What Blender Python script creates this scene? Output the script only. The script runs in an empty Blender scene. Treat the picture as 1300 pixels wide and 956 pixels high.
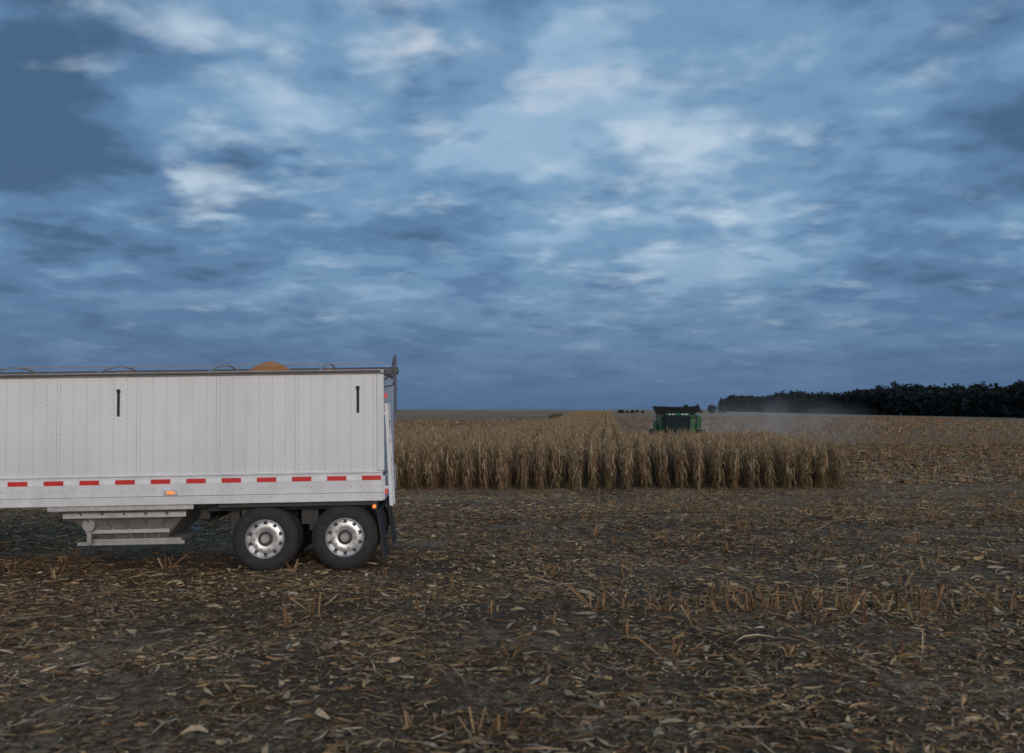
import bpy, math, numpy as np
from mathutils import Vector, Matrix
rng = np.random.default_rng(7)
scene = bpy.context.scene
scene.view_settings.view_transform = 'Standard'
scene.view_settings.look = 'None'
scene.view_settings.exposure = 0
COL = scene.collection

# ------------------------------------------------------------------ helpers
def ss(a, b, x):
    t = np.clip((x - a) / (b - a), 0, 1)
    return t * t * (3 - 2 * t)

_tab = np.random.default_rng(3).random((256, 256))
def vnoise(x, y):
    xi = np.floor(x).astype(int); yi = np.floor(y).astype(int)
    fx = x - xi; fy = y - yi
    fx = fx * fx * (3 - 2 * fx); fy = fy * fy * (3 - 2 * fy)
    a = _tab[xi & 255, yi & 255]; b = _tab[(xi + 1) & 255, yi & 255]
    c = _tab[xi & 255, (yi + 1) & 255]; d = _tab[(xi + 1) & 255, (yi + 1) & 255]
    return (a * (1 - fx) + b * fx) * (1 - fy) + (c * (1 - fx) + d * fx) * fy

def ground_z(x, y):
    x = np.asarray(x, float); y = np.asarray(y, float)
    z = -0.9 * ss(17, 42, y) + 1.0 * ss(110, 320, y) + 1.85 * ss(300, 1300, y)
    z = z + 0.0155 * (np.clip(x, -22, 0) + 2.6) * (1 - ss(22, 40, y))
    z = z + 1.6 * ss(500, 1600, y) * (vnoise(x / 260 + 9, y / 400 + 4) - 0.5)
    near = 1 - ss(50, 120, y)
    z = z + near * (0.05 * (vnoise(x * 1.1, y * 1.1) - .5) + 0.035 * (vnoise(x * 3.3 + 7, y * 3.3) - .5))
    return z

def mesh_np(name, V, F, C=None, mat=None, smooth=False, parent=None):
    me = bpy.data.meshes.new(name)
    V = np.ascontiguousarray(V, dtype=np.float32); F = np.ascontiguousarray(F, dtype=np.int32)
    nv, nf, k = len(V), len(F), F.shape[1]
    me.vertices.add(nv); me.vertices.foreach_set('co', V.ravel())
    me.loops.add(nf * k); me.loops.foreach_set('vertex_index', F.ravel())
    me.polygons.add(nf)
    me.polygons.foreach_set('loop_start', np.arange(0, nf * k, k, dtype=np.int32))
    me.polygons.foreach_set('loop_total', np.full(nf, k, dtype=np.int32))
    me.polygons.foreach_set('use_smooth', np.full(nf, smooth, dtype=bool))
    if C is not None:
        at = me.color_attributes.new('Col', 'FLOAT_COLOR', 'POINT')
        cc = np.ones((nv, 4), dtype=np.float32); cc[:, :3] = C
        at.data.foreach_set('color', cc.ravel())
    me.update(calc_edges=True)
    ob = bpy.data.objects.new(name, me); COL.objects.link(ob)
    if mat: me.materials.append(mat)
    if parent: ob.parent = parent
    return ob

def nmat(name):
    m = bpy.data.materials.new(name); m.use_nodes = True
    nt = m.node_tree; b = nt.nodes['Principled BSDF']
    return m, nt, b

def pmat(name, col, rough=.6, metal=0., noise=0.12, scale=6., bump=0., emis=None, es=0.):
    m, nt, b = nmat(name)
    tc = nt.nodes.new('ShaderNodeTexCoord')
    n = nt.nodes.new('ShaderNodeTexNoise'); n.inputs['Scale'].default_value = scale
    n.inputs['Detail'].default_value = 6; n.inputs['Roughness'].default_value = .65
    nt.links.new(tc.outputs['Object'], n.inputs['Vector'])
    r = nt.nodes.new('ShaderNodeValToRGB')
    r.color_ramp.elements[0].position = .3; r.color_ramp.elements[1].position = .7
    r.color_ramp.elements[0].color = tuple(c * (1 - noise) for c in col) + (1,)
    r.color_ramp.elements[1].color = tuple(min(1, c * (1 + noise)) for c in col) + (1,)
    nt.links.new(n.outputs['Fac'], r.inputs['Fac'])
    nt.links.new(r.outputs['Color'], b.inputs['Base Color'])
    b.inputs['Roughness'].default_value = rough; b.inputs['Metallic'].default_value = metal
    if bump:
        bp = nt.nodes.new('ShaderNodeBump'); bp.inputs['Strength'].default_value = bump
        bp.inputs['Distance'].default_value = .02
        nt.links.new(n.outputs['Fac'], bp.inputs['Height']); nt.links.new(bp.outputs['Normal'], b.inputs['Normal'])
    if emis:
        b.inputs['Emission Color'].default_value = emis + (1,); b.inputs['Emission Strength'].default_value = es
    return m

def vcmat(name, rough=.85, trans=0.0):
    m, nt, b = nmat(name)
    a = nt.nodes.new('ShaderNodeAttribute'); a.attribute_name = 'Col'
    n = nt.nodes.new('ShaderNodeTexNoise'); n.inputs['Scale'].default_value = 25
    tc = nt.nodes.new('ShaderNodeTexCoord'); nt.links.new(tc.outputs['Object'], n.inputs['Vector'])
    mr = nt.nodes.new('ShaderNodeMapRange'); mr.inputs['From Min'].default_value = .3; mr.inputs['From Max'].default_value = .7
    mr.inputs['To Min'].default_value = .70; mr.inputs['To Max'].default_value = 1.15
    nt.links.new(n.outputs['Fac'], mr.inputs['Value'])
    mx = nt.nodes.new('ShaderNodeVectorMath'); mx.operation = 'SCALE'
    nt.links.new(a.outputs['Color'], mx.inputs[0]); nt.links.new(mr.outputs['Result'], mx.inputs['Scale'])
    nt.links.new(mx.outputs['Vector'], b.inputs['Base Color'])
    b.inputs['Roughness'].default_value = rough
    b.inputs['Specular IOR Level'].default_value = .15
    if trans:
        out = nt.nodes['Material Output']
        t = nt.nodes.new('ShaderNodeBsdfTranslucent'); nt.links.new(mx.outputs['Vector'], t.inputs['Color'])
        s = nt.nodes.new('ShaderNodeMixShader'); s.inputs[0].default_value = trans
        nt.links.new(b.outputs[0], s.inputs[1]); nt.links.new(t.outputs[0], s.inputs[2]); nt.links.new(s.outputs[0], out.inputs['Surface'])
    return m

class MB:
    def __init__(s): s.v = []; s.f = []
    def add(s, vs, fs):
        o = len(s.v); s.v += [tuple(p) for p in vs]; s.f += [tuple(i + o for i in f) for f in fs]
    def hexa(s, p):   # p: 4 bottom ccw, 4 top ccw
        s.add(p, [(3, 2, 1, 0), (4, 5, 6, 7), (0, 1, 5, 4), (1, 2, 6, 5), (2, 3, 7, 6), (3, 0, 4, 7)])
    def box(s, x0, x1, y0, y1, z0, z1):
        s.hexa([(x0, y0, z0), (x1, y0, z0), (x1, y1, z0), (x0, y1, z0), (x0, y0, z1), (x1, y0, z1), (x1, y1, z1), (x0, y1, z1)])
    def frus(s, a, za, b, zb):
        s.hexa([(a[0], a[2], za), (a[1], a[2], za), (a[1], a[3], za), (a[0], a[3], za), (b[0], b[2], zb), (b[1], b[2], zb), (b[1], b[3], zb), (b[0], b[3], zb)])
    def cyl(s, p0, p1, r0, r1=None, n=12):
        r1 = r0 if r1 is None else r1
        p0 = Vector(p0); p1 = Vector(p1); d = (p1 - p0).normalized()
        u = d.orthogonal().normalized(); w = d.cross(u)
        vs = []
        for p, r in ((p0, r0), (p1, r1)):
            for i in range(n):
                a = 2 * math.pi * i / n; vs.append(p + r * (math.cos(a) * u + math.sin(a) * w))
        fs = [(i, (i + 1) % n, n + (i + 1) % n, n + i) for i in range(n)]
        fs += [tuple(range(n - 1, -1, -1)), tuple(range(n, 2 * n))]
        s.add(vs, fs)
    def tube(s, pts, r, n=8):
        for a, b in zip(pts[:-1], pts[1:]): s.cyl(a, b, r, r, n)
    def lathe(s, prof, c, n=48, sgn=1):
        vs = []
        for (y, r) in prof:
            for i in range(n):
                a = 2 * math.pi * i / n
                vs.append((c[0] + r * math.cos(a), c[1] + y * sgn, c[2] + r * math.sin(a)))
        fs = []
        for j in range(len(prof) - 1):
            for i in range(n):
                fs.append((j * n + i, j * n + (i + 1) % n, (j + 1) * n + (i + 1) % n, (j + 1) * n + i))
        s.add(vs, fs)
    def build(s, name, mat, parent=None, smooth=False, bevel=0):
        me = bpy.data.meshes.new(name); me.from_pydata(s.v, [], s.f)
        import bmesh
        bm = bmesh.new(); bm.from_mesh(me); bmesh.ops.recalc_face_normals(bm, faces=bm.faces); bm.to_mesh(me); bm.free()
        ob = bpy.data.objects.new(name, me); COL.objects.link(ob); me.materials.append(mat)
        if smooth:
            me.polygons.foreach_set('use_smooth', [True] * len(me.polygons))
            try: me.set_sharp_from_angle(angle=math.radians(35))
            except Exception: pass
        if bevel:
            b = ob.modifiers.new('b', 'BEVEL'); b.width = bevel; b.segments = 2; b.limit_method = 'ANGLE'
        if parent: ob.parent = parent
        return ob

def empty(name, loc=(0, 0, 0), rot=(0, 0, 0)):
    e = bpy.data.objects.new(name, None); COL.objects.link(e); e.location = loc; e.rotation_euler = rot
    e.empty_display_size = .3
    return e

# ------------------------------------------------------------------ world
w = bpy.data.worlds.new('World'); scene.world = w; w.use_nodes = True
nt = w.node_tree; nt.nodes.clear()
L = nt.links.new
def N(t): return nt.nodes.new(t)
def M(op, a, b=None, c=None, clamp=False):
    n = N('ShaderNodeMath'); n.operation = op; n.use_clamp = clamp
    for i, q in enumerate((a, b, c)):
        if q is None: continue
        if isinstance(q, (int, float)): n.inputs[i].default_value = q
        else: L(q, n.inputs[i])
    return n.outputs[0]
def mixc(f, a, b, mode='MIX'):
    n = N('ShaderNodeMix'); n.data_type = 'RGBA'; n.blend_type = mode
    for sk, q in ((n.inputs[0], f), (n.inputs[6], a), (n.inputs[7], b)):
        if isinstance(q, (int, float)): sk.default_value = q
        elif isinstance(q, tuple): sk.default_value = q + (1,)
        else: L(q, sk)
    return n.outputs[2]
def smap(v, a, b, c=0., d=1.):
    n = N('ShaderNodeMapRange'); n.interpolation_type = 'SMOOTHSTEP'
    L(v, n.inputs['Value'])
    for k, q in (('From Min', a), ('From Max', b), ('To Min', c), ('To Max', d)): n.inputs[k].default_value = q
    return n.outputs[0]
tc = N('ShaderNodeTexCoord'); D = tc.outputs['Generated']
sx = N('ShaderNodeSeparateXYZ'); L(D, sx.inputs[0]); X, Y, Z = sx.outputs
zc = M('MAXIMUM', Z, 0.0); den = M('ADD', zc, 0.19)
cb = N('ShaderNodeCombineXYZ'); L(M('DIVIDE', X, den), cb.inputs[0]); L(M('DIVIDE', Y, den), cb.inputs[1])
def noise(vec, scale, detail, rough, dist=0., off=(0, 0, 0), sc=(1, 1, 1)):
    mp = N('ShaderNodeMapping'); mp.inputs['Location'].default_value = off; mp.inputs['Scale'].default_value = sc
    L(vec, mp.inputs['Vector'])
    n = N('ShaderNodeTexNoise'); n.inputs['Scale'].default_value = scale; n.inputs['Detail'].default_value = detail
    n.inputs['Roughness'].default_value = rough; n.inputs['Distortion'].default_value = dist
    L(mp.outputs[0], n.inputs['Vector']); return n.outputs['Fac']
P = cb.outputs[0]
n1 = noise(P, 1.5, 2, .45, .0, (3.1, 1.7, 0))
n2 = noise(P, 4.0, 3., .5, .1, (7.3, 2.2, 1.))
n3 = noise(P, 12., 3, .5, .1, (1.3, 5.2, 4.))
n4 = noise(P, 5.0, 3.5, .5, .2, (2.9, 8.4, 2.))
def blob(px, py, sig, amp):
    d = Vector(((px - 650) / 1264, 1, (520 - py) / 1264)).normalized()
    vm = N('ShaderNodeVectorMath'); vm.operation = 'DOT_PRODUCT'; L(D, vm.inputs[0]); vm.inputs[1].default_value = d
    return M('MULTIPLY', M('POWER', M('MAXIMUM', vm.outputs['Value'], 0.001), 1 / sig ** 2), amp)
c = M('ADD', M('ADD', M('MULTIPLY', n1, .42), M('MULTIPLY', n2, .44)), M('MULTIPLY', n3, .14))
for b in [(850, 200, .14, .045), (230, 90, .12, .04), (620, 60, .12, .035), (960, 345, .10, .03), (1220, 130, .10, .02), (640, 300, .14, .02),
          (20, 130, .11, -.09), (500, 130, .06, -.02), (1110, 0, .12, -.06), (60, 380, .16, -.05), (1290, 420, .14, -.04), (0, 0, .10, -.05), (1300, 0, .09, -.05)]:  # negative blobs near edges and corners paint vignette darkening into the sky
    c = M('ADD', c, blob(*b))
ramp = N('ShaderNodeValToRGB'); L(c, ramp.inputs[0]); cr = ramp.color_ramp; cr.interpolation = 'EASE'
stops = [(.34, (.062, .130, .235)), (.45, (.110, .220, .385)), (.54, (.180, .325, .51)), (.64, (.30, .46, .645))]
cr.elements[0].position = stops[0][0]; cr.elements[0].color = stops[0][1] + (1,)
cr.elements[1].position = stops[-1][0]; cr.elements[1].color = stops[-1][1] + (1,)
for p, q in stops[1:-1]:
    e = cr.elements.new(p); e.color = q + (1,)
kbr = M('ADD', M('ADD', M('MULTIPLY', n4, .74), M('MULTIPLY', n3, .14)), M('MULTIPLY', n1, .12))
for b in [(805, 195, .055, .13), (900, 165, .05, .06), (960, 345, .06, .09), (270, 80, .06, .11), (150, 15, .06, .08), (620, 25, .06, .11), (430, 215, .03, .11), (250, 215, .028, .12), (295, 250, .028, .12), (1220, 85, .03, .15), (1030, 160, .045, .07), (720, 335, .06, .06),
          (1000, 30, .03, .07), (1270, 290, .05, .06), (440, 60, .04, .04), (1230, 180, .10, -.06), (100, 170, .07, -.06)]:
    kbr = M('ADD', kbr, blob(*b))
brk = smap(kbr, .55, .82)
body = mixc(M('MULTIPLY', brk, .85), ramp.outputs[0], (.56, .68, .80))
hz = smap(Z, -.03, .19)
colc = mixc(hz, (.072, .140, .28), body)
colc = mixc(M('MULTIPLY', blob(640, 10, .08, 1.), smap(kbr, .60, .80, 0, .45)), colc, (.68, .60, .68))
glow = M('MULTIPLY', smap(M('MULTIPLY', Y, -1.), .2, 1.), smap(Z, .75, .0))
colc = mixc(M('MULTIPLY', glow, .8), colc, (.90, .74, .62))
sky = N('ShaderNodeTexSky'); sky.sky_type = 'NISHITA'; sky.sun_disc = False
sky.sun_elevation = math.radians(14); sky.sun_rotation = math.radians(165)
b1 = N('ShaderNodeBackground'); L(sky.outputs[0], b1.inputs[0]); b1.inputs[1].default_value = .05
b2 = N('ShaderNodeBackground'); L(colc, b2.inputs[0]); b2.inputs[1].default_value = 1.
ms = N('ShaderNodeMixShader'); ms.inputs[0].default_value = .93
L(b1.outputs[0], ms.inputs[1]); L(b2.outputs[0], ms.inputs[2])
out = N('ShaderNodeOutputWorld'); L(ms.outputs[0], out.inputs[0])

sl = bpy.data.lights.new('sun', 'SUN'); sl.energy = 1.25; sl.angle = math.radians(28); sl.color = (1, .92, .84)
so = bpy.data.objects.new('sun', sl); COL.objects.link(so)
so.rotation_euler = Vector((-.25, .93, -.31)).to_track_quat('-Z', 'Y').to_euler(); so.location = (10, -30, 20)

# ------------------------------------------------------------------ camera
cd = bpy.data.cameras.new('camera'); co = bpy.data.objects.new('camera', cd); COL.objects.link(co)
cd.lens = 35; cd.sensor_width = 36; cd.sensor_fit = 'HORIZONTAL'
cd.shift_y = -45 / 1300; cd.clip_end = 9000; cd.clip_start = .1
cd.dof.use_dof = True; cd.dof.focus_distance = 24.; cd.dof.aperture_fstop = 1.6
co.location = (0, 0, 2.5); co.rotation_euler = (math.radians(90 + 3.94), 0, 0)
scene.camera = co

# ------------------------------------------------------------------ ground
def axis(dense0, dense1, step, lo, hi, g=1.12):
    a = list(np.arange(dense0, dense1, step)); s = step; v = a[-1]
    while v < hi: s *= g; v += s; a.append(v)
    s = step; v = dense0; pre = []
    while v > lo: s *= g; v -= s; pre.append(v)
    return np.array(pre[::-1] + a)
gx = axis(-18, 22, .22, -3500, 3500); gy = axis(4, 48, .22, -120, 6500)
GX, GY = np.meshgrid(gx, gy); GZ = ground_z(GX, GY)
V = np.stack([GX.ravel(), GY.ravel(), GZ.ravel()], 1)
nx, ny = len(gx), len(gy)
i = np.arange(nx - 1)[None, :] + nx * np.arange(ny - 1)[:, None]; i = i.ravel()
F = np.stack([i, i + 1, i + 1 + nx, i + nx], 1)
gm, nt2, b = nmat('field_soil')
nt = nt2; L = nt.links.new
tc = N('ShaderNodeTexCoord'); O = tc.outputs['Object']
sx = N('ShaderNodeSeparateXYZ'); L(O, sx.inputs[0]); X, Y, Z = sx.outputs
a1 = noise(O, 9., 8, .7, .5); a2 = noise(O, .35, 4, .6); a3 = noise(O, 40., 4, .7, .8, sc=(1, .5, 1))
k = M('ADD', M('ADD', M('MULTIPLY', a1, .45), M('MULTIPLY', a2, .25)), M('MULTIPLY', a3, .3))
far = smap(Y, 12., 80., 0., .12)
k = M('ADD', k, far)
fac = smap(k, .46, .61)
soil = mixc(a1, (.045, .027, .016), (.11, .070, .043))
straw = mixc(a2, (.23, .15, .085), (.38, .265, .16))
cg = mixc(fac, soil, straw)
u = M('SUBTRACT', X, M('MULTIPLY', Y, .095))
wv = M('SINE', M('MULTIPLY', u, 2 * math.pi / .762 / 4))
cg = mixc(M('MULTIPLY', smap(wv, -1., 1.), smap(Y, 46., 60., 0., .28)), cg, (.16, .105, .06))
cu = N('ShaderNodeCombineXYZ'); L(u, cu.inputs[0]); L(Y, cu.inputs[1])
s1 = noise(cu.outputs[0], .35, 4, .6, .2, sc=(1, .05, 1)); s2 = noise(cu.outputs[0], .035, 5, .6, .3, sc=(1, .5, 1))
cg = mixc(M('MULTIPLY', smap(s1, .46, .62), smap(Y, 46., 75., 0., .55)), cg, (.17, .11, .065))
vo = N('ShaderNodeTexVoronoi'); vo.inputs['Scale'].default_value = 1.
mp = N('ShaderNodeMapping'); mp.inputs['Scale'].default_value = (1 / 260., 1 / 330., 0); mp.inputs['Location'].default_value = (.3, .2, 0); L(O, mp.inputs[0]); L(mp.outputs[0], vo.inputs['Vector'])
sp = N('ShaderNodeSeparateColor'); L(vo.outputs['Color'], sp.inputs[0])
fr = N('ShaderNodeValToRGB'); L(sp.outputs[0], fr.inputs[0]); fr.color_ramp.interpolation = 'CONSTANT'
fr.color_ramp.elements[0].color = (.42, .30, .18, 1); fr.color_ramp.elements[1].position = .8; fr.color_ramp.elements[1].color = (.21, .15, .09, 1)
for p, q in [(.3, (.33, .23, .135, 1)), (.5, (.14, .13, .07, 1)), (.62, (.46, .34, .21, 1))]:
    e = fr.color_ramp.elements.new(p); e.color = q
cg = mixc(smap(Y, 300., 420., 0., .75), cg, fr.outputs[0])
cg = mixc(M('MULTIPLY', smap(s2, .42, .60), smap(Y, 90., 150., 0., .45)), cg, (.19, .125, .075))
L(cg, b.inputs['Base Color']); b.inputs['Roughness'].default_value = .95; b.inputs['Specular IOR Level'].default_value = .1
bp = N('ShaderNodeBump'); bp.inputs['Strength'].default_value = .9; bp.inputs['Distance'].default_value = .05
L(k, bp.inputs['Height']); L(bp.outputs[0], b.inputs['Normal'])
mesh_np('ground', V, F, None, gm, True)

# ------------------------------------------------------------------ residue
PAL = np.array([(.50, .37, .225), (.40, .27, .148), (.30, .185, .097), (.21, .128, .068), (.14, .083, .045), (.41, .325, .23), (.35, .225, .10)])
def strips(x, y, Ls, Ws, seed, lift=.02, arch=.22, palp=None):
    r = np.random.default_rng(seed); n = len(x)
    yaw = r.uniform(0, 2 * np.pi, n); roll = r.normal(0, .5, n); pitch = r.normal(0, .11, n)
    t = np.array([-.5, -.17, .17, .5]); wp = np.array([.45, 1., .85, .15])
    bend = r.normal(0, .25, (n, 1)); ar = r.normal(0, arch, (n, 1)) * Ls[:, None]
    al = t[None, :] * Ls[:, None]
    lat = bend * (t[None, :] ** 2) * Ls[:, None] * 2
    zz = ar * (.25 - t[None, :] ** 2) + al * pitch[:, None]
    tw = roll[:, None] + r.normal(0, .5, (n, 1)) * t[None, :] * 2
    V = np.zeros((n, 4, 2, 3), np.float32)
    gz = ground_z(x, y)
    zb = (gz + lift * r.uniform(.2, 1.6, n))[:, None]
    for s, sg in ((0, -1), (1, 1)):
        wv = sg * .5 * Ws[:, None] * wp[None, :]
        ly = lat + wv * np.cos(tw); lz = zz + wv * np.sin(tw)
        V[:, :, s, 0] = x[:, None] + al * np.cos(yaw)[:, None] - ly * np.sin(yaw)[:, None]
        V[:, :, s, 1] = y[:, None] + al * np.sin(yaw)[:, None] + ly * np.cos(yaw)[:, None]
        V[:, :, s, 2] = zb + lz
    base = (np.arange(n) * 8)[:, None, None]
    q = np.array([[0, 1, 3, 2], [2, 3, 5, 4], [4, 5, 7, 6]])[None]
    F = (base + q).reshape(-1, 4)
    ci = r.choice(len(PAL), n, p=palp if palp is not None else [.09, .18, .22, .20, .17, .04, .10])
    patch = .74 + .46 * vnoise(x * .22 + 40, y * .4 + 11)
    c = PAL[ci] * (r.uniform(.65, 1.15, n) * patch)[:, None]
    C = np.repeat(c, 8, axis=0)
    return V.reshape(-1, 3), F, C
def merge(parts):
    Vs, Fs, Cs = [], [], []; o = 0
    for v, f, c in parts:
        Vs.append(v); Fs.append(f + o); Cs.append(c); o += len(v)
    return np.concatenate(Vs), np.concatenate(Fs), np.concatenate(Cs)
parts = []
bands = [(4.5, 9, 460), (9, 14, 400), (14, 21, 250), (21, 31, 135), (31, 47, 70)]
for bi, (y0, y1, dens) in enumerate(bands):
    ww = .56 * y1 + 2.0; n = int(2 * ww * (y1 - y0) * dens)
    x = rng.uniform(-ww, ww, n); y = rng.uniform(y0, y1, n)
    m = vnoise(x * .55 + 20, y * 1.1 + 3) * .6 + vnoise(x * 2.2, y * 2.2 + 9) * .4
    keep = rng.random(n) < np.clip((m - .22) * 2.6, .12, 1)
    x = x[keep]; y = y[keep]; n = len(x)
    kind = rng.random(n)
    Ls = np.where(kind < .66, rng.uniform(.025, .10, n), np.where(kind < .95, rng.uniform(.08, .24, n), rng.uniform(.2, .5, n)))
    Ws = np.where(kind < .66, rng.uniform(.008, .028, n), np.where(kind < .95, rng.uniform(.012, .038, n), rng.uniform(.010, .024, n)))
    if y0 > 20: Ws *= 1.4; Ls *= 1.35
    parts.append(strips(x, y, Ls, Ws, 50 + bi))
n = 500; y = rng.uniform(5, 22, n); x = rng.uniform(-1, 1, n) * (.56 * y + 1)
parts.append(strips(x, y, rng.uniform(.12, .26, n), rng.uniform(.04, .065, n), 71, .04, .5, [.35, .3, .1, .0, .0, .25, .0]))
for (xa, xb, ya, yb, n, sd) in [(14.5, 62, 46, 100, 22000, 90), (-40, -14, 46, 90, 6000, 91)]:
    x = rng.uniform(xa, xb, n); y = rng.uniform(ya, yb, n)
    parts.append(strips(x, y, rng.uniform(.3, .7, n), rng.uniform(.06, .12, n), sd))
litter_mat = vcmat('dry_residue', .9)
v, f, c_ = merge(parts); mesh_np('crop_residue', v, f, c_, litter_mat); print('residue', len(f))

def blades(x, y, h, wd, lean, seed, cols, base=None):
    r = np.random.default_rng(seed); n = len(x)
    gz = ground_z(x, y) if base is None else base
    Vs = np.zeros((n, 2, 4, 3), np.float32)
    lx = r.normal(0, lean, n) * h; ly = r.normal(0, lean, n) * h; a0 = r.uniform(0, np.pi, n)
    for kx in range(2):
        a = a0 + kx * np.pi / 2; dx = np.cos(a) * wd / 2; dy = np.sin(a) * wd / 2
        Vs[:, kx, 0] = np.stack([x - dx, y - dy, gz - .03], 1); Vs[:, kx, 1] = np.stack([x + dx, y + dy, gz - .03], 1)
        Vs[:, kx, 2] = np.stack([x + lx + dx * .8, y + ly + dy * .8, gz + h], 1); Vs[:, kx, 3] = np.stack([x + lx - dx * .8, y + ly - dy * .8, gz + h * r.uniform(.85, 1, n)], 1)
    F = np.arange(n * 8).reshape(-1, 4)
    c = cols[r.integers(0, len(cols), n)] * r.uniform(.6, 1.15, (n, 1))
    return Vs.reshape(-1, 3), F, np.repeat(c, 8, axis=0)
SC = np.array([(.34, .205, .105), (.27, .155, .08), (.40, .28, .155), (.2, .12, .065)])
parts = []
for row in np.arange(6.3, 41, .762):
    main = abs(row - 12.4) < .4
    hi = (1. if main else (.28 if row < 11.5 else .24))
    xs = np.arange(-.56 * row - 2, .56 * row + 2, .11 if main else .18); xs = xs + rng.normal(0, .05, len(xs))
    st = vnoise(xs * .5 + row * 7, np.full(len(xs), row * 3.3))
    right = ss(-.5, 2.5, xs) if main else ss(-1., 5., xs) * .85
    keep = rng.random(len(xs)) < hi * np.clip(st * 1.6 - .2, 0, 1) * (.12 + .88 * right)
    xs = xs[keep]; ys = row + rng.normal(0, .06, len(xs)); n = len(xs)
    if n == 0: continue
    hh = rng.uniform(.08, .24, n) * (1.35 if main else 1)
    parts.append(blades(xs, ys, hh, np.full(n, .022), .22, int(row * 100), SC))
    for kk in range(4):
        parts.append(blades(xs + rng.normal(0, .05, n), ys + rng.normal(0, .05, n), hh * rng.uniform(.3, 1.1, n), rng.uniform(.008, .026, n), .6, int(row * 100) + kk + 7, SC * 1.1))
for (u0, u1, y0, y1) in [(10.8, 62, 46, 130), (1.4, 10.8, 70, 130), (-45, -23, 46, 90)]:
    for ur in np.arange(u0, u1, .762):
        ys = np.arange(y0, y1, .55); ys = ys + rng.normal(0, .15, len(ys)); keep = rng.random(len(ys)) < .6; ys = ys[keep]
        xs = ur + .095 * ys + rng.normal(0, .05, len(ys)); n = len(xs)
        parts.append(blades(xs, ys, rng.uniform(.12, .34, n), rng.uniform(.04, .10, n), .3, int(ur * 10 + 5000), SC))
for (u0, u1, y0, y1) in [(1.8, 95, 130, 300), (-60, -12, 95, 260)]:
    for ur in np.arange(u0, u1, 1.524):
        ys = np.arange(y0, y1, 1.1); ys = ys + rng.normal(0, .3, len(ys)); keep = rng.random(len(ys)) < .6; ys = ys[keep]
        xs = ur + .095 * ys + rng.normal(0, .08, len(ys)); n = len(xs)
        parts.append(blades(xs, ys, rng.uniform(.12, .34, n), rng.uniform(.15, .35, n), .3, int(ur * 10 + 9000), SC * 1.1))
v, f, c_ = merge(parts); mesh_np('corn_stubble', v, f, c_, litter_mat); print('stubble', len(f))

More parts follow.
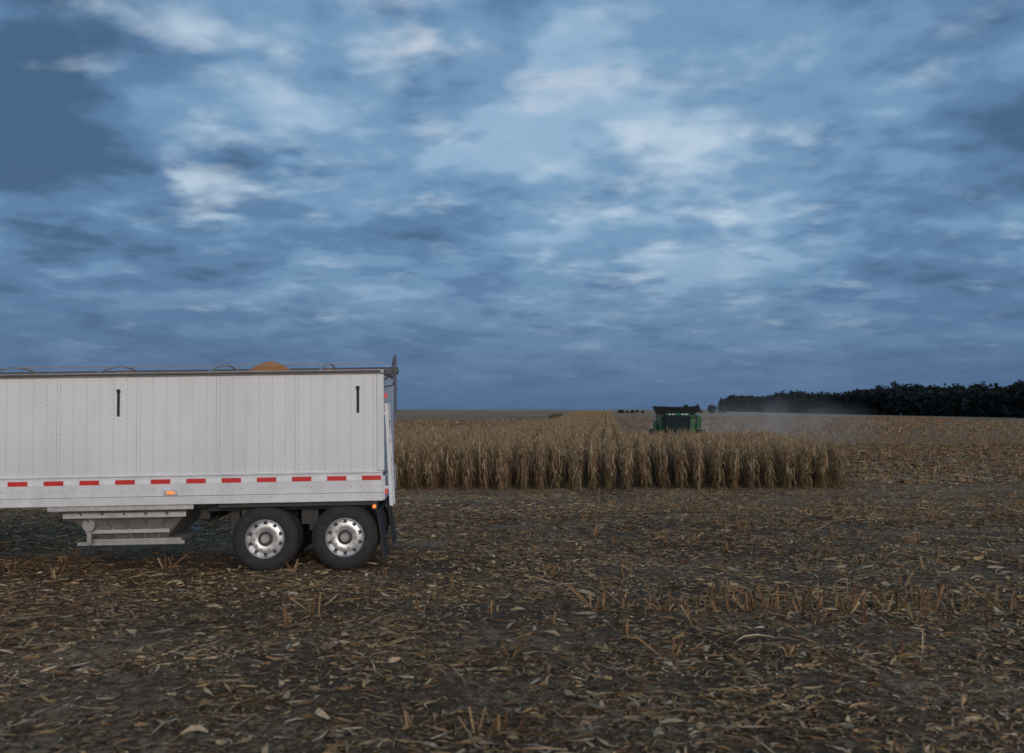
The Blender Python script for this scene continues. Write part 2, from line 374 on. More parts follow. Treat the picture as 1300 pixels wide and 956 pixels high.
# ------------------------------------------------------------------ standing corn
def plant(seed, lod):
    r = np.random.default_rng(seed); V = []; F = []; C = []
    H = r.uniform(1.82, 2.12)
    def quadstrip(pts, wid, side, col):
        o = len(V)
        for p, w_ in zip(pts, wid):
            V.append(p - side * w_ / 2); V.append(p + side * w_ / 2); C.append(col); C.append(col)
        for j in range(len(pts) - 1): F.append((o + 2 * j, o + 2 * j + 1, o + 2 * j + 3, o + 2 * j + 2))
    ns = 4 if lod == 0 else 3
    if lod < 2:
        o = len(V); segs = 3
        lx, ly = r.normal(0, .05, 2)
        for j in range(segs + 1):
            t = j / segs; rad = .016 * (1 - .6 * t)
            for q in range(ns):
                a = 2 * np.pi * q / ns
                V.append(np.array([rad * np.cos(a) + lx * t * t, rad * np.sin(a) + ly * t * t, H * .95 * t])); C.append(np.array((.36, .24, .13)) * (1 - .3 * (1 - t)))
        for j in range(segs):
            for q in range(ns): F.append((o + j * ns + q, o + j * ns + (q + 1) % ns, o + (j + 1) * ns + (q + 1) % ns, o + (j + 1) * ns + q))
    nl = {0: 13, 1: 9, 2: 6}[lod]; a = r.uniform(0, 6.28)
    for l in range(nl):
        h = .28 + (H - .45) * (l + r.uniform(-.3, .3)) / nl; a += np.pi + r.normal(0, .5)
        s = r.uniform(.65, 1.15) * (1.0 if h < 1.5 else .8); d = np.array([np.cos(a), np.sin(a), 0]); side = np.array([-np.sin(a), np.cos(a), r.normal(0, .5)])
        droop = r.uniform(.4, 1.6)
        if lod == 0:
            R = np.array([0, .10, .20, .27, .31, .33]) * s; Zs = np.array([0, .13, .13, .0, -.17 , -.36]) * s
        else:
            R = np.array([0, .15, .27, .33]) * s; Zs = np.array([0, .14, .0, -.35]) * s
        Zs = np.where(Zs < .1, Zs * droop, Zs)
        pts = [d * R[j] + np.array([0, 0, h + Zs[j]]) + r.normal(0, .016, 3) for j in range(len(R))]
        wid = np.array([.03, .05, .055, .05, .032, .006] if lod == 0 else [.05, .085, .08, .01]) * r.uniform(.75, 1.25) * (1.7 if lod == 2 else 1)
        base = np.array([(.47, .32, .175), (.40, .26, .138), (.32, .20, .105), (.52, .39, .24)])[r.integers(0, 4)]
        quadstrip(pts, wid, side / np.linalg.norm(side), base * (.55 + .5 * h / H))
    for q in range(5 if lod == 0 else 2):
        a = r.uniform(0, 6.28); e = np.array([np.cos(a), np.sin(a), 0])
        p0 = np.array([0, 0, H * .9]); p1 = p0 + np.array([0, 0, .18]) + e * .04; p2 = p0 + np.array([0, 0, r.uniform(.2, .34)]) + e * r.uniform(.05, .14)
        quadstrip([p0, p1, p2], [.014, .016, .006] if lod < 2 else [.03, .03, .01], np.array([-e[1], e[0], 0]), np.array((.46, .32, .18)))
    if lod < 2:
        a = r.uniform(0, 6.28); e = np.array([np.cos(a), np.sin(a), 0]); h = r.uniform(.85, 1.15); o = len(V)
        dn = -1 if r.random() < .6 else 1
        for t, rad in ((0, .012), (.35, .032), (.75, .027), (1, .006)):
            for q in range(5):
                b_ = 2 * np.pi * q / 5
                V.append(e * (.03 + .07 * t) + np.array([rad * np.cos(b_), rad * np.sin(b_), h + dn * .24 * t])); C.append(np.array((.60, .47, .32)))
        for j in range(3):
            for q in range(5): F.append((o + j * 5 + q, o + j * 5 + (q + 1) % 5, o + (j + 1) * 5 + (q + 1) % 5, o + (j + 1) * 5 + q))
    return np.array(V), np.array(F), np.array(C)

def scatter(tmpls, x, y, seed, smin=.88, smax=1.08):
    r = np.random.default_rng(seed); which = r.integers(0, len(tmpls), len(x)); out = []
    for t, (tv, tf, tcx) in enumerate(tmpls):
        m = which == t; n = m.sum()
        if n == 0: continue
        xx = x[m]; yy = y[m]; a = r.uniform(0, 2 * np.pi, n); s = r.uniform(smin, smax, n); gz = ground_z(xx, yy)
        lx = r.normal(0, .06, n); ly = r.normal(0, .06, n)
        vx = tv[None, :, 0] * np.cos(a)[:, None] - tv[None, :, 1] * np.sin(a)[:, None]
        vy = tv[None, :, 0] * np.sin(a)[:, None] + tv[None, :, 1] * np.cos(a)[:, None]
        vz = np.repeat(tv[None, :, 2], n, 0)
        V = np.stack([vx * s[:, None] + xx[:, None] + lx[:, None] * vz, vy * s[:, None] + yy[:, None] + ly[:, None] * vz, vz * s[:, None] + gz[:, None]], 2)
        F = (tf[None] + (np.arange(n) * len(tv))[:, None, None]).reshape(-1, 4)
        C = (tcx[None] * r.uniform(.70, 1.18, (n, 1, 1))).reshape(-1, 3)
        out.append((V.reshape(-1, 3), F, C))
    return out
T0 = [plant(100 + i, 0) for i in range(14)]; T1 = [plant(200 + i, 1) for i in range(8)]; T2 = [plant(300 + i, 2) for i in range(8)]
RS = .762
def rows(u0, u1, ya, yb, sp):
    xs, ys = [], []
    for ur in np.arange(u0, u1, RS):
        st = ya + rng.normal(0, .3) if ya < 43 else ya
        y = np.arange(st, yb, sp); y = y + rng.normal(0, sp * .25, len(y)); xs.append(ur + .095 * y + rng.normal(0, .04, len(y))); ys.append(y)
    return np.concatenate(xs), np.concatenate(ys)
UL, UR, UM = .9 - RS * 30, .9 + RS * 12.5, .9
parts = []
x, y = rows(UL, UR, 42.5, 49, .16); parts += scatter(T0, x, y, 1)
x, y = rows(UL, UR, 49, 66, .2); parts += scatter(T1, x, y, 2)
x, y = rows(.9 - RS * 12, UM + .1, 66, 110, .22); parts += scatter(T1, x, y, 3)
x, y = rows(UL, .9 - RS * 12, 66, 76, .25); parts += scatter(T1, x, y, 5)
x, y = rows(.9 - RS * 12, UM + .1, 110, 290, .5); parts += scatter(T2, x, y, 4, .95, 1.05)
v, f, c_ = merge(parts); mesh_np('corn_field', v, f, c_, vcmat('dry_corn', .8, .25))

n = 9000; y = rng.uniform(76, 420, n); x = .095 * y - 9.6 - (y - 76) * .012 + rng.normal(0, .6, n) - ss(200, 420, y) * 6
v, f, c_ = blades(x, y, rng.uniform(.3, .75, n), rng.uniform(.15, .4, n), .4, 77, np.array([(.10, .10, .06), (.15, .13, .08), (.07, .08, .05)]))
mesh_np('grass_strip', v, f, c_, litter_mat)

# ------------------------------------------------------------------ trees
leafm = vcmat('tree_foliage', .9)
def trees(name, pos, hts, per, lw, seed, squat=1.):
    r = np.random.default_rng(seed); Vs = []; Cs = []
    for (x, y), h in zip(pos, hts):
        g = float(ground_z(x, y)); n = int(per)
        nc = 8; zz = np.linspace(.14, .84, nc) + r.normal(0, .03, nc)
        sp_ = np.clip(1.25 - zz, .3, 1.)
        cc = np.stack([r.normal(0, .13 * h * squat, nc) * sp_, r.normal(0, .13 * h * squat, nc) * sp_, zz * h], 1)
        cr_ = r.uniform(.15, .21, nc) * h * (.55 + .6 * sp_); shade = r.uniform(.6, 1.4, nc)
        k_ = r.integers(0, nc, n); d = r.normal(0, 1, (n, 3)); d /= np.linalg.norm(d, axis=1)[:, None]
        p = cc[k_] + d * (cr_[k_] * r.uniform(.3, 1.04, n))[:, None] * np.array([squat, squat, .8]); p[:, 2] = np.clip(p[:, 2], .1, None)
        a = r.normal(0, 1, (n, 3)); a /= np.linalg.norm(a, axis=1)[:, None]; b_ = np.cross(a, r.normal(0, 1, (n, 3))); b_ /= np.linalg.norm(b_, axis=1)[:, None]
        s = (lw * r.uniform(.5, 1.2, n))[:, None] * .5
        P = p + np.array([x, y, g])
        q = np.stack([P - a * s - b_ * s * .6, P + a * s - b_ * s * .5, P + a * s * .8 + b_ * s, P - a * s * .7 + b_ * s * .8], 1)
        Vs.append(q.reshape(-1, 3)); Cs.append(np.repeat(np.array((.022, .030, .030)) * shade[k_][:, None] * r.uniform(.7, 1.2, (n, 1)), 4, axis=0))
        tr = h * .018
        for (p0, p1, r0, r1) in [((0, 0, -.2), (0, 0, .7 * h), tr, tr * .4)] + [((0, 0, .3 * h), tuple(cc[q_]), tr * .5, tr * .2) for q_ in (3, 5, 6)]:
            p0 = np.array(p0); p1 = np.array(p1)
            for e in (np.array([1, 0, 0]), np.array([0, 1, 0])):
                q = np.array([p0 - e * r0, p0 + e * r0, p1 + e * r1, p1 - e * r1]) + np.array([x, y, g]); Vs.append(q); Cs.append(np.tile((.05, .04, .03), (4, 1)))
    V = np.concatenate(Vs); C = np.concatenate(Cs); F = np.arange(len(V)).reshape(-1, 4)
    return mesh_np(name, V, F, C, leafm)
pos = []; ht = []
for yy in np.arange(205, 860, 3.2):
    for rr in range(4):
        xx = 153 + (yy - 297) * .048 + rr * 4.5 + rng.normal(0, 1.3) + (6 if yy < 240 else 0)
        pos.append((xx, yy + rng.normal(0, 1.5))); ht.append((11.8 if rr else 9.8) * rng.uniform(.86, 1.12) * (1 + .10 * math.sin(yy / 31.) + .05 * math.sin(yy / 11.)))
trees('distant_treeline', pos, ht, 190, 1.05, 5)
trees('distant_tree_clump', [(104 + i * 2.6 + rng.normal(0, .8), 600 + rng.normal(0, 5)) for i in range(10)], rng.uniform(3.8, 5.8, 10), 120, .9, 6, 1.4)
trees('distant_bushes', [(63 + i * 1.9 + rng.normal(0, .6), 590 + rng.normal(0, 4)) for i in range(8)], rng.uniform(1.3, 2.2, 8), 90, .6, 8, 2.2)

# ------------------------------------------------------------------ trailer
tr = empty('grain_trailer', (-3.25, 16.85, 0), (0, -.0155, .045))
TX = 3.2; HW = 1.25
def tx(x): return x + TX
wm, nt, b = nmat('white_painted_aluminium'); L = nt.links.new
tc = N('ShaderNodeTexCoord'); O = tc.outputs['Object']
sx = N('ShaderNodeSeparateXYZ'); L(O, sx.inputs[0]); X, Y, Z = sx.outputs
g1 = noise(O, 1.2, 6, .6, .3, sc=(1, 1, .35)); g2 = noise(O, 30., 3, .6); g3 = noise(O, 7., 5, .6, .2, sc=(1, 1, .08))
def dots(v, step, half):
    fr_ = M('FRACT', M('DIVIDE', v, step)); return M('LESS_THAN', M('ABSOLUTE', M('SUBTRACT', fr_, .5)), half)
vl = dots(X, .203, .045); hl = dots(Z, .0762, .27)
riv = M('MULTIPLY', vl, hl)
base = mixc(smap(g1, .35, .75), (.76, .765, .775), (.68, .685, .695))
base = mixc(smap(g3, .52, .72, 0., .22), base, (.52, .50, .47))
base = mixc(M('MULTIPLY', riv, .42), base, (.36, .36, .37))
low = smap(Z, 1.5, 2.3, .2, 0.)
base = mixc(M('MULTIPLY', low, g2), base, (.40, .33, .26))
L(base, b.inputs['Base Color']); b.inputs['Roughness'].default_value = .42
bp = N('ShaderNodeBump'); bp.inputs['Strength'].default_value = .25; bp.inputs['Distance'].default_value = .004
L(M('ADD', riv, M('MULTIPLY', g1, 4.)), bp.inputs['Height']); L(bp.outputs[0], b.inputs['Normal'])
railm = pmat('white_rail_paint', (.68, .68, .69), .4, 0, .12, 3.)
alum = pmat('brushed_aluminium', (.60, .60, .61), .4, .8, .2, 12., .1)
dirty = pmat('dusty_aluminium', (.38, .365, .35), .55, .4, .25, 5., .1)
black = pmat('black_rubber', (.026, .024, .023), .8, 0, .4, 9., .3)
frame = pmat('black_frame_paint', (.035, .034, .033), .6, 0, .35, 5.)
seam = pmat('seam_grey_sealant', (.52, .52, .53), .7)
red = pmat('red_reflective_tape', (.62, .03, .03), .35); wht = pmat('white_reflective_tape', (.80, .80, .80), .35)
XL, XR = -14.3, -2.02
m = MB()
m.box(tx(XL), tx(XR), -HW + .02, -HW + .05, 1.5, 3.05); m.box(tx(XL), tx(XR), HW - .05, HW - .02, 1.5, 3.05)
m.box(tx(XL), tx(XL) + .03, -HW + .05, HW - .05, 1.5, 3.05); m.box(tx(XR) - .03, tx(XR) , -HW + .051, HW - .051, 1.5, 3.04)
m.build('wall_backing', seam, tr)
m = MB(); xx = XL
while xx < XR - .05:
    x1 = min(xx + 1.213, XR)
    m.box(tx(xx), tx(x1), -HW, -HW + .019, 1.5, 3.05); m.box(tx(xx), tx(x1), HW - .019, HW, 1.5, 3.05)
    xx += 1.216
m.build('side_panels', wm, tr, bevel=.0015)
m = MB()
for i_ in range(8):
    yy = -HW + .06 + i_ * (2 * HW - .12) / 8; m.box(tx(XR) + .001, tx(XR) + .02, yy, yy + .295, 1.5, 3.03)
m.build('rear_panel', wm, tr, bevel=.003)
m = MB()
for s in (-1, 1):
    a, b_ = sorted((s * (HW + .02), s * (HW - .05)))
    m.box(tx(XL) - .01, tx(XR) + .02, a, b_, 1.20, 1.498)
    a, b_ = sorted((s * (HW + .035), s * (HW - .05)))
    m.box(tx(XL) - .01, tx(XR) + .02, a, b_, 1.07, 1.195)
    m.box(tx(XL) - .01, tx(XR) + .02, min(s * (HW + .03), s * (HW - .03)), max(s * (HW + .03), s * (HW - .03)), 1.502, 1.53)
m.box(tx(XR) + .022, tx(XR) + .05, -HW, HW, 1.08, 1.45)
m.box(tx(XR) - .06, tx(XR) + .045, -HW - .035, -HW + .08, 1.535, 3.04)
m.build('bottom_rail', railm, tr, bevel=.006)
m = MB()
for xr in np.arange(XL + .1, XR, .152):
    for zz in (1.16, 1.30): 
        off = .035 if zz < 1.19 else .02
        m.cyl((tx(xr), -HW - off, zz), (tx(xr), -HW - off - .005, zz), .009, n=6)
m.build('rail_rivets', dirty, tr)
m = MB()
for s in (-1, 1):
    a, b_ = sorted((s * (HW + .04), s * (HW - .06)))
    m.box(tx(XL) - .02, tx(XR) + .05, a, b_, 3.052, 3.115)
m.box(tx(XR) - .03, tx(XR) + .05, -HW + .061, HW - .061, 3.052, 3.11); m.box(tx(XL) - .02, tx(XL) + .06, -HW + .061, HW - .061, 3.052, 3.3)
m.build('top_rail', dirty, tr, bevel=.01)
m = MB()
m.cyl((tx(XL), -HW - .05, 3.085), (tx(XR), -HW - .05, 3.085), .017, n=8)
m.cyl((tx(XL), HW + .02, 3.19), (tx(XR) + .1, HW + .02, 3.19), .07, n=12)
m.build('rolled_tarp', pmat('tarp_vinyl', (.10, .085, .075), .6), tr, True)
m = MB()
for xb in np.arange(XL + 1.0, XR, 1.72):
    pts = [(tx(xb), -HW + .03 + (2 * HW - .06) * t, 3.11 + .16 * math.sin(math.pi * t)) for t in np.linspace(0, 1, 9)]
    m.tube(pts, .016, 6)
m.tube([(tx(XL), 0, 3.275), (tx(XR), 0, 3.275)], .006, 5); m.tube([(tx(XL), -.7, 3.225), (tx(XR), -.7, 3.235)], .005, 5)
m.build('tarp_bows', dirty, tr, True)
gxs = np.linspace(XL + .05, XR - .05, 220); gys = np.linspace(-HW + .06, HW - .06, 24)
A, B = np.meshgrid(gxs, gys)
pk = np.zeros_like(A)
for pc, ph, pw in [(-3.98, .39, .5), (-3.0, .25, .3), (-6.4, .25, .6), (-7.3, .22, .4), (-9.3, .28, .9), (-11.9, .33, .8)]: pk = np.maximum(pk, ph * np.exp(-(np.abs(A - pc) / pw) ** 1.6 - (B / .9) ** 2))
gz_ = 2.93 + pk + .03 * vnoise(A * 5, B * 5)
Vv = np.stack([A.ravel() + TX, B.ravel(), gz_.ravel()], 1); i_ = (np.arange(219)[None] + 220 * np.arange(23)[:, None]).ravel()
mesh_np('corn_grain', Vv, np.stack([i_, i_ + 1, i_ + 221, i_ + 220], 1), None, pmat('corn_kernels', (.56, .20, .035), .6, 0, .4, 60., .8), True, tr)
r1 = MB(); r2 = MB(); xx = XL + .1; kf = 0
while xx < XR - .05:
    ln = .30 if kf % 2 == 0 else .24
    (r1 if kf % 2 == 0 else r2).box(tx(xx), tx(min(xx + ln - .004, XR)), -HW - .0245, -HW - .0215, 1.39, 1.46); xx += ln; kf += 1
r1.build('tape_red', red, tr); r2.build('tape_white', wht, tr)
m = MB()
for px in (-6.07, -2.38, -9.9):
    m.box(tx(px) - .02, tx(px) + .02, -HW - .014, -HW - .002, 2.44, 2.86); m.box(tx(px) - .028, tx(px) + .028, -HW - .02, -HW - .015, 2.80, 2.86)
m.build('sight_slots', black, tr, bevel=.004)
m = MB(); m.box(tx(XL), tx(XR), -HW + .06, HW - .06, 1.10, 1.16); m.build('floor', frame, tr)
def hopper(x0, x1):
    m = MB()
    c0, c1 = x0 + .55, x1 - .55
    m.frus((tx(c0), tx(c1), -.62, .62), .50, (tx(x0), tx(x1), -HW + .07, HW - .07), 1.068)
    m.build('hopper', dirty, tr, bevel=.01)
    m = MB()
    m.box(tx(x0) - .02, tx(x1) + .02, -HW + .02, -HW + .06, .99, 1.068)
    m.box(tx(x0) + .15, tx(x1) - .14, -1.06, -1.02, .86, .94)
    m.box(tx(c0) - .12, tx(c1) + .1, -.86, -.80, .60, .66)
    for k_ in np.linspace(x0 + .35, x1 - .35, 5):
        t = (k_ - (x0 + x1) / 2) * .55 + (x0 + x1) / 2
        m.hexa([(tx(t) - .02, -.67, .5), (tx(t) + .02, -.67, .5), (tx(t) + .02, -.60, .5), (tx(t) - .02, -.60, .5),
                (tx(k_) - .02, -1.21, 1.06), (tx(k_) + .02, -1.21, 1.06), (tx(k_) + .02, -1.15, 1.06), (tx(k_) - .02, -1.15, 1.06)])
    m.build('hopper_ribs', alum, tr, bevel=.005)
    m = MB(); m.box(tx(c0) - .14, tx(c1) + .24, -.70, .70, .43, .498); m.box(tx(c0) - .3, tx(c1) + .3, -.74, -.70, .40, .46)
    m.cyl((tx(c0) - .05, -.95, .74), (tx(c0) - .05, -.6, .74), .10, n=14); m.box(tx(c0) - .09, tx(c0) - .02, -.9, -.85, .45, 1.06)
    m.build('hopper_trap_door', dirty, tr, bevel=.008)
hopper(-7.12, -4.94); hopper(-12.6, -10.4)
m = MB()
m.box(tx(-4.75), tx(-2.1), -1.0, -.88, .93, 1.068); m.box(tx(-4.75), tx(-2.1), .88, 1.0, .93, 1.068)
for xw in (-3.83, -2.60):
    m.cyl((tx(xw), -1.15, .5), (tx(xw), 1.15, .5), .075, n=14)
    for s in (-.9, .9):
        m.box(tx(xw) - .08, tx(xw) + .08, s - .06, s + .06, .58, .66); m.hexa([(tx(xw) - .5, s - .04, .62), (tx(xw) + .45, s - .04, .56), (tx(xw) + .45, s + .04, .56), (tx(xw) - .5, s + .04, .62), (tx(xw) - .5, s - .04, .70), (tx(xw) + .45, s - .04, .62), (tx(xw) + .45, s + .04, .62), (tx(xw) - .5, s + .04, .70)])
        m.box(tx(xw) - .58, tx(xw) - .44, s - .07, s + .07, .60, .93)
m.box(tx(-3.3), tx(-3.12), -1.0, 1.0, .70, .93); m.box(tx(-4.9), tx(-4.75), -.9, .9, .8, 1.068)
m.cyl((tx(-4.85), -.4, .85), (tx(-4.85), .5, .85), .13, n=16)
m.box(tx(-4.55), tx(-2.15), -HW + .02, -HW + .05, 1.0, 1.068)
m.hexa([(tx(-4.95), -1.1, 1.0), (tx(-4.8), -1.1, 1.0), (tx(-4.8), -1.04, 1.0), (tx(-4.95), -1.04, 1.0), (tx(-4.8), -1.1, 1.068), (tx(-4.4), -1.1, 1.068), (tx(-4.4), -1.04, 1.068), (tx(-4.8), -1.04, 1.068)])
m.build('suspension_frame', frame, tr, bevel=.006)
m = MB()
for s in (-1, 1):
    y0, y1 = sorted((s * 1.22, s * .60))
    m.hexa([(tx(-2.00), y0, .15), (tx(-1.97), y0, .15), (tx(-1.97), y1, .15), (tx(-2.00), y1, .15), (tx(-2.10), y0, .9), (tx(-2.07), y0, .9), (tx(-2.07), y1, .9), (tx(-2.10), y1, .9)])
m.box(tx(-2.12), tx(-2.06), -1.23, 1.23, .88, .94); m.box(tx(-2.3), tx(-2.12), -1.0, -.9, .94, 1.068)
m.build('mud_flaps', black, tr)
def wheel(x, side):
    c = (tx(x), side * (HW - .02), .505); s = -side
    R = .515
    t = MB()
    prof = [(.03, .29), (.005, .31), (-.004, .35), (0, .42), (.015, .465), (.035, .492), (.05, .503), (.05, .492), (.062, .492), (.062, .512), (.10, R), (.10, .50), (.112, .50), (.112, R), (.165, R), (.165, .50), (.177, .50), (.177, R), (.225, .512), (.25, .49), (.28, .42), (.28, .30)]
    t.lathe(prof, c, 64, s)
    prof2 = [(y + .33, r) for y, r in prof]; t.lathe(prof2, c, 48, s)
    t.build('tire', black, tr, True)
    r_ = MB()
    r_.lathe([(.05, .298), (.012, .302), (.006, .292), (.015, .282), (.06, .272), (.085, .262), (.075, .235), (.066, .20), (.066, .15), (.072, .135), (.072, .001)], c, 64, s)
    r_.build('wheel_rim', alum, tr, True)
    h = MB()
    for i_ in range(10):
        a = 2 * math.pi * (i_ + .5) / 10; px, pz = c[0] + .232 * math.cos(a), c[2] + .232 * math.sin(a)
        h.cyl((px, c[1] + s * .085, pz), (px, c[1] + s * .071, pz), .031, n=14)  # black discs in place of cut holes, their shade put into the colour
    h.cyl((c[0], c[1] + s * .072, c[2]), (c[0], c[1] + s * .066, c[2]), .115, n=24)
    h.build('hand_hole_dark_discs', frame, tr)
    q = MB()
    for i_ in range(10):
        a = 2 * math.pi * i_ / 10; px, pz = c[0] + .168 * math.cos(a), c[2] + .168 * math.sin(a)
        q.cyl((px, c[1] + s * .068, pz), (px, c[1] + s * .025, pz), .017, .013, n=6)
    q.cyl((c[0], c[1] + s * .07, c[2]), (c[0], c[1] - s * .0, c[2]), .075, .06, n=20); q.cyl((c[0], c[1], c[2]), (c[0], c[1] - s * .015, c[2]), .045, .04, n=16)
    q.build('hub', dirty, tr, True)
for xw in (-3.83, -2.60):
    for s in (-1, 1): wheel(xw, s)
m = MB()
for s in (-.8, .8):
    m.box(tx(-9.9), tx(-9.76), s - .07, s + .07, .35, 1.068); m.box(tx(-9.88), tx(-9.78), s - .05, s + .05, .03 - .1, .35); m.box(tx(-9.98), tx(-9.68), s - .12, s + .12, -.14, -.09)
m.box(tx(-9.87), tx(-9.79), -.73, .73, .6, .68); m.build('landing_gear', frame, tr, bevel=.006)
m = MB()
for yy in (-1.20, -.80):
    m.hexa([(tx(-1.90), yy - .02, .98), (tx(-1.84), yy - .02, .98), (tx(-1.84), yy + .02, .98), (tx(-1.90), yy + .02, .98), (tx(-1.97), yy - .02, 2.58), (tx(-1.915), yy - .02, 2.58), (tx(-1.915), yy + .02, 2.58), (tx(-1.97), yy + .02, 2.58)])
for zz in np.arange(1.1, 2.55, .3):
    xr = -1.87 - .065 * (zz - .98) / 1.6; m.cyl((tx(xr), -1.18, zz), (tx(xr), -.82, zz), .016, n=8)
for zz in (1.25, 2.4): m.box(tx(-2.0), tx(-1.90), -1.215, -1.18, zz, zz + .04)
m.build('rear_ladder', railm, tr, bevel=.004)
m = MB()
m.tube([(tx(-1.80), -1.22, 2.30), (tx(-1.795), -1.22, 3.34)], .020, 10)
m.tube([(tx(-1.80), -1.22, 3.02), (tx(-1.97), -1.22, 3.10)], .016, 8)
m.tube([(tx(-1.80), -1.22, 3.34), (tx(-1.83), -1.22, 3.22), (tx(-1.86), -1.22, 3.04), (tx(-1.97), -1.22, 2.95)], .014, 8)
m.tube([(tx(-1.97), -1.22, 2.84), (tx(-1.84), -1.22, 2.86), (tx(-1.80), -1.22, 2.95)], .013, 8)
m.box(tx(-1.83), tx(-1.77), -1.25, -1.19, 2.28, 2.42)
m.build('tarp_crank_arm', pmat('galvanised_steel', (.10, .10, .11), .5, .3), tr, True)
amber = pmat('amber_lens', (.8, .2, .03), .3, emis=(1., .22, .03), es=1.1); redl = pmat('red_lens', (.5, .03, .02), .3, emis=(1, .08, .04), es=.3)
m = MB()
m.box(tx(-5.31), tx(-5.20), -HW - .06, -HW - .036, 1.235, 1.27); m.build('side_marker_lamp', amber, tr, bevel=.006)
m = MB(); m.cyl((tx(-2.13), -HW - .03, .985), (tx(-2.13), -HW - .055, .985), .028, n=14); m.build('rear_side_marker_lamp', amber, tr)
m = MB(); m.box(tx(-2.17), tx(-2.09), -HW - .03, -HW - .0, .93, 1.068); m.build('lamp_mount', frame, tr, bevel=.004)
m = MB(); m.box(tx(-1.969), tx(-1.94), -1.17, -1.05, 2.66, 2.74); m.box(tx(-1.969), tx(-1.94), -1.17, -1.05, 1.16, 1.26)
m.build('tail_lamps', redl, tr, bevel=.004)
m = MB(); m.box(tx(-5.36), tx(-5.15), -HW - .0355, -HW - .022, 1.21, 1.29); m.build('lamp_bracket', alum, tr, bevel=.004)

# ------------------------------------------------------------------ combine
cb_ = empty('combine_harvester', (12.3, 74.5, float(ground_z(12.3, 74.5))), (0, 0, -.095))
green = pmat('green_paint', (.018, .11, .035), .4, 0, .25, 2.); dgreen = pmat('dark_green_panel', (.010, .05, .02), .5)
glass = pmat('cab_glass', (.02, .03, .035), .12); yel = pmat('yellow_paint', (.6, .42, .03), .5)
darkm = pmat('tank_cover_black', (.02, .02, .022), .6)
m = MB()
m.box(-1.35, 1.35, .2, 5.6, 1.25, 2.75); m.frus((-1.35, 1.35, 5.6, 5.7), 1.3, (-1.35, 1.35, 5.6, 7.2), 2.5)
m.box(-1.55, -1.36, .8, 5.0, 1.5, 2.6); m.box(1.36, 1.55, .8, 5.0, 1.5, 2.6)
m.frus((-.95, .95, -1.35, .15), 2.99, (-.85, .85, -1.2, .1), 3.14); m.build('body', green, cb_, bevel=.05)
m = MB(); m.box(-1.4, 1.4, .3, 3.4, 2.76, 3.02); m.box(-.55, .55, -2.6, -.1, .75, 1.35); m.box(-.8, .8, -1.15, .15, 1.35, 1.6)
m.build('feeder_and_tank', dgreen, cb_, bevel=.03)
m = MB()
b0 = (-1.35, 1.35, .35, 3.3); b1_ = (-1.68, 1.68, .0, 3.7); z0, z1 = 3.02, 3.66
q0 = [(b0[0], b0[2]), (b0[1], b0[2]), (b0[1], b0[3]), (b0[0], b0[3])]; q1 = [(b1_[0], b1_[2]), (b1_[1], b1_[2]), (b1_[1], b1_[3]), (b1_[0], b1_[3])]
for i_ in range(4):
    j = (i_ + 1) % 4
    a, b2_, c2, d2 = (*q0[i_], z0), (*q0[j], z0), (*q1[j], z1), (*q1[i_], z1)
    def ins(p): return (p[0] * .965, (p[1] - 1.85) * .965 + 1.85, p[2] + .001)
    mid = ((c2[0] + d2[0]) / 2, (c2[1] + d2[1]) / 2, z1 - .06)
    m.add([a, b2_, c2, mid, d2] + [ins(p) for p in (a, b2_, c2, mid, d2)], [(0, 1, 2, 3, 4), (9, 8, 7, 6, 5), (0, 5, 6, 1), (1, 6, 7, 2), (2, 7, 8, 3), (3, 8, 9, 4), (4, 9, 5, 0)])
m.build('grain_tank_flares', darkm, cb_)
m = MB(); m.frus((-.78, .78, -1.0, .1), 1.6, (-.88, .88, -1.25, .1), 2.98); m.build('cab_glass', glass, cb_, bevel=.06)
m = MB()
for sx_ in (-1, 1):
    m.cyl((sx_ * .80, -1.02, 1.6), (sx_ * .89, -1.27, 2.98), .04, n=8)
    m.cyl((sx_ * .9, -.9, 2.7), (sx_ * 1.35, -1.1, 2.75), .02, n=6); m.box(sx_ * 1.38 - .1, sx_ * 1.38 + .1, -1.13, -1.08, 2.35, 2.8)
m.box(-.82, .82, -1.12, -1.0, 1.55, 1.68); m.build('cab_pillars_mirrors', darkm, cb_)
m = MB()
for sx_ in (-.6, -.35, .35, .6): m.box(sx_ - .08, sx_ + .08, -1.38, -1.33, 3.02, 3.10)
m.build('work_lights', pmat('lamp_glass', (.6, .6, .55), .2), cb_)
m = MB(); m.box(.95, 1.95, -.9, .2, 1.55, 1.62)
for xx in (1.95, 2.25): m.cyl((xx, -.9, .5), (xx, -.9, 1.6), .03, n=6); m.cyl((xx - .1, -.9, 1.6), (xx - .1, -.9, 2.55), .03, n=6)
for zz in (.6, .9, 1.2, 1.5): m.box(1.95, 2.25, -.95, -.75, zz, zz + .03)
m.cyl((1.85, -.9, 2.5), (1.85, .2, 2.5), .03, n=6); m.cyl((2.15, -.9, 2.5), (1.85, -.9, 2.5), .03, n=6); m.cyl((1.85, -.9, 2.05), (2.15, -.9, 2.05), .03, n=6)
m.build('access_ladder', pmat('grey_steel', (.30, .30, .30), .5), cb_)
m = MB(); m.cyl((1.7, .9, 2.75), (1.85, 7.6, 3.0), .2, n=16); m.cyl((1.6, .9, 2.0), (1.7, .9, 2.85), .22, n=16); m.cyl((1.85, 7.6, 3.0), (1.88, 7.9, 2.7), .2, .16, n=12)
m.build('unloading_auger', green, cb_, True)
m = MB()
for sx_ in (-1.75, 1.75):
    R = .98; m.lathe([(-.4, 0.4), (-.4, R * .85), (-.3, R * .97), (0, R), (.3, R * .97), (.4, R * .85), (.4, .4)], (0, 0, 0), 28)
    vs = m.v[-28 * 7:]; m.v[-28 * 7:] = [(v_[1] + sx_, v_[0] + .3, v_[2] + R) for v_ in vs]
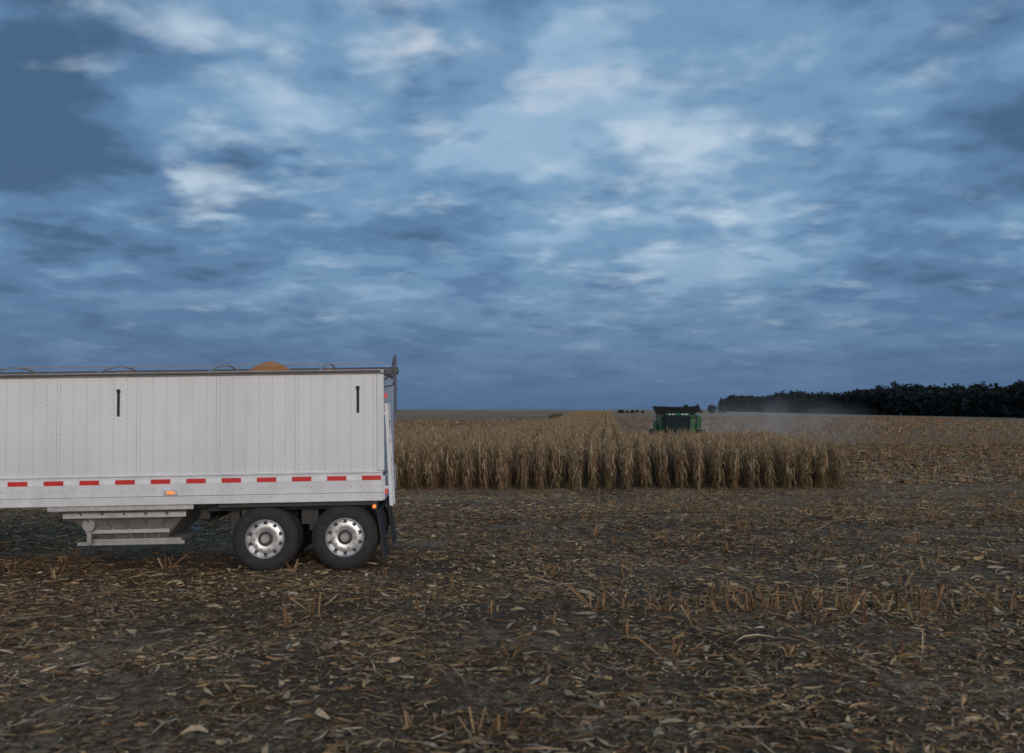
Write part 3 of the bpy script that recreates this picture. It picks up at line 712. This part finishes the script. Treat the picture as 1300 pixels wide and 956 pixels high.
for sx_ in (-1.3, 1.3):
    R = .65; m.lathe([(-.25, .3), (-.25, R * .85), (0, R), (.25, R * .85), (.25, .3)], (0, 0, 0), 24)
    vs = m.v[-24 * 5:]; m.v[-24 * 5:] = [(v_[1] + sx_, v_[0] + 5.0, v_[2] + R) for v_ in vs]
m.build('tires', black, cb_, True)
m = MB()
for sx_ in (-1.75, 1.75): m.cyl((sx_ - .3, .3, .98), (sx_ + .3, .3, .98), .45, n=20)
for sx_ in (-1.3, 1.3): m.cyl((sx_ - .2, 5.0, .65), (sx_ + .2, 5.0, .65), .32, n=20)
m.build('wheel_hubs', yel, cb_, True)
m = MB(); m.box(-3.05, 3.05, -3.3, -2.6, .35, 1.15)
for i_ in range(9):
    xc = -3.05 + i_ * .762; m.hexa([(xc - .03, -5.0, .12), (xc + .03, -5.0, .12), (xc + .2, -3.3, .3), (xc - .2, -3.3, .3), (xc - .02, -5.0, .16), (xc + .02, -5.0, .16), (xc + .12, -3.3, .85), (xc - .12, -3.3, .85)])
m.build('corn_header', green, cb_, bevel=.02)

# ------------------------------------------------------------------ dust raised by the combine
bpy.ops.mesh.primitive_uv_sphere_add(segments=32, ring_count=16, radius=1, location=(22.5, 92, .8)); du = bpy.context.object
du.name = 'dust_cloud'; du.scale = (12.5, 10, 4.0)
dm = bpy.data.materials.new('dust'); dm.use_nodes = True; nt = dm.node_tree; nt.nodes.clear(); L = nt.links.new
tc = N('ShaderNodeTexCoord'); O = tc.outputs['Object']
ln = N('ShaderNodeVectorMath'); ln.operation = 'LENGTH'; L(O, ln.inputs[0])
fall = smap(ln.outputs['Value'], 1., .1)
nn = smap(noise(O, 2.0, 3, .55, .4, sc=(1, 1, .6)), .38, .70)
dens_ = M('MULTIPLY', M('MULTIPLY', fall, nn), .11)
vs_ = N('ShaderNodeVolumeScatter'); vs_.inputs['Color'].default_value = (.84, .81, .80, 1); L(dens_, vs_.inputs['Density'])
o_ = N('ShaderNodeOutputMaterial'); L(vs_.outputs[0], o_.inputs['Volume']); du.data.materials.append(dm)
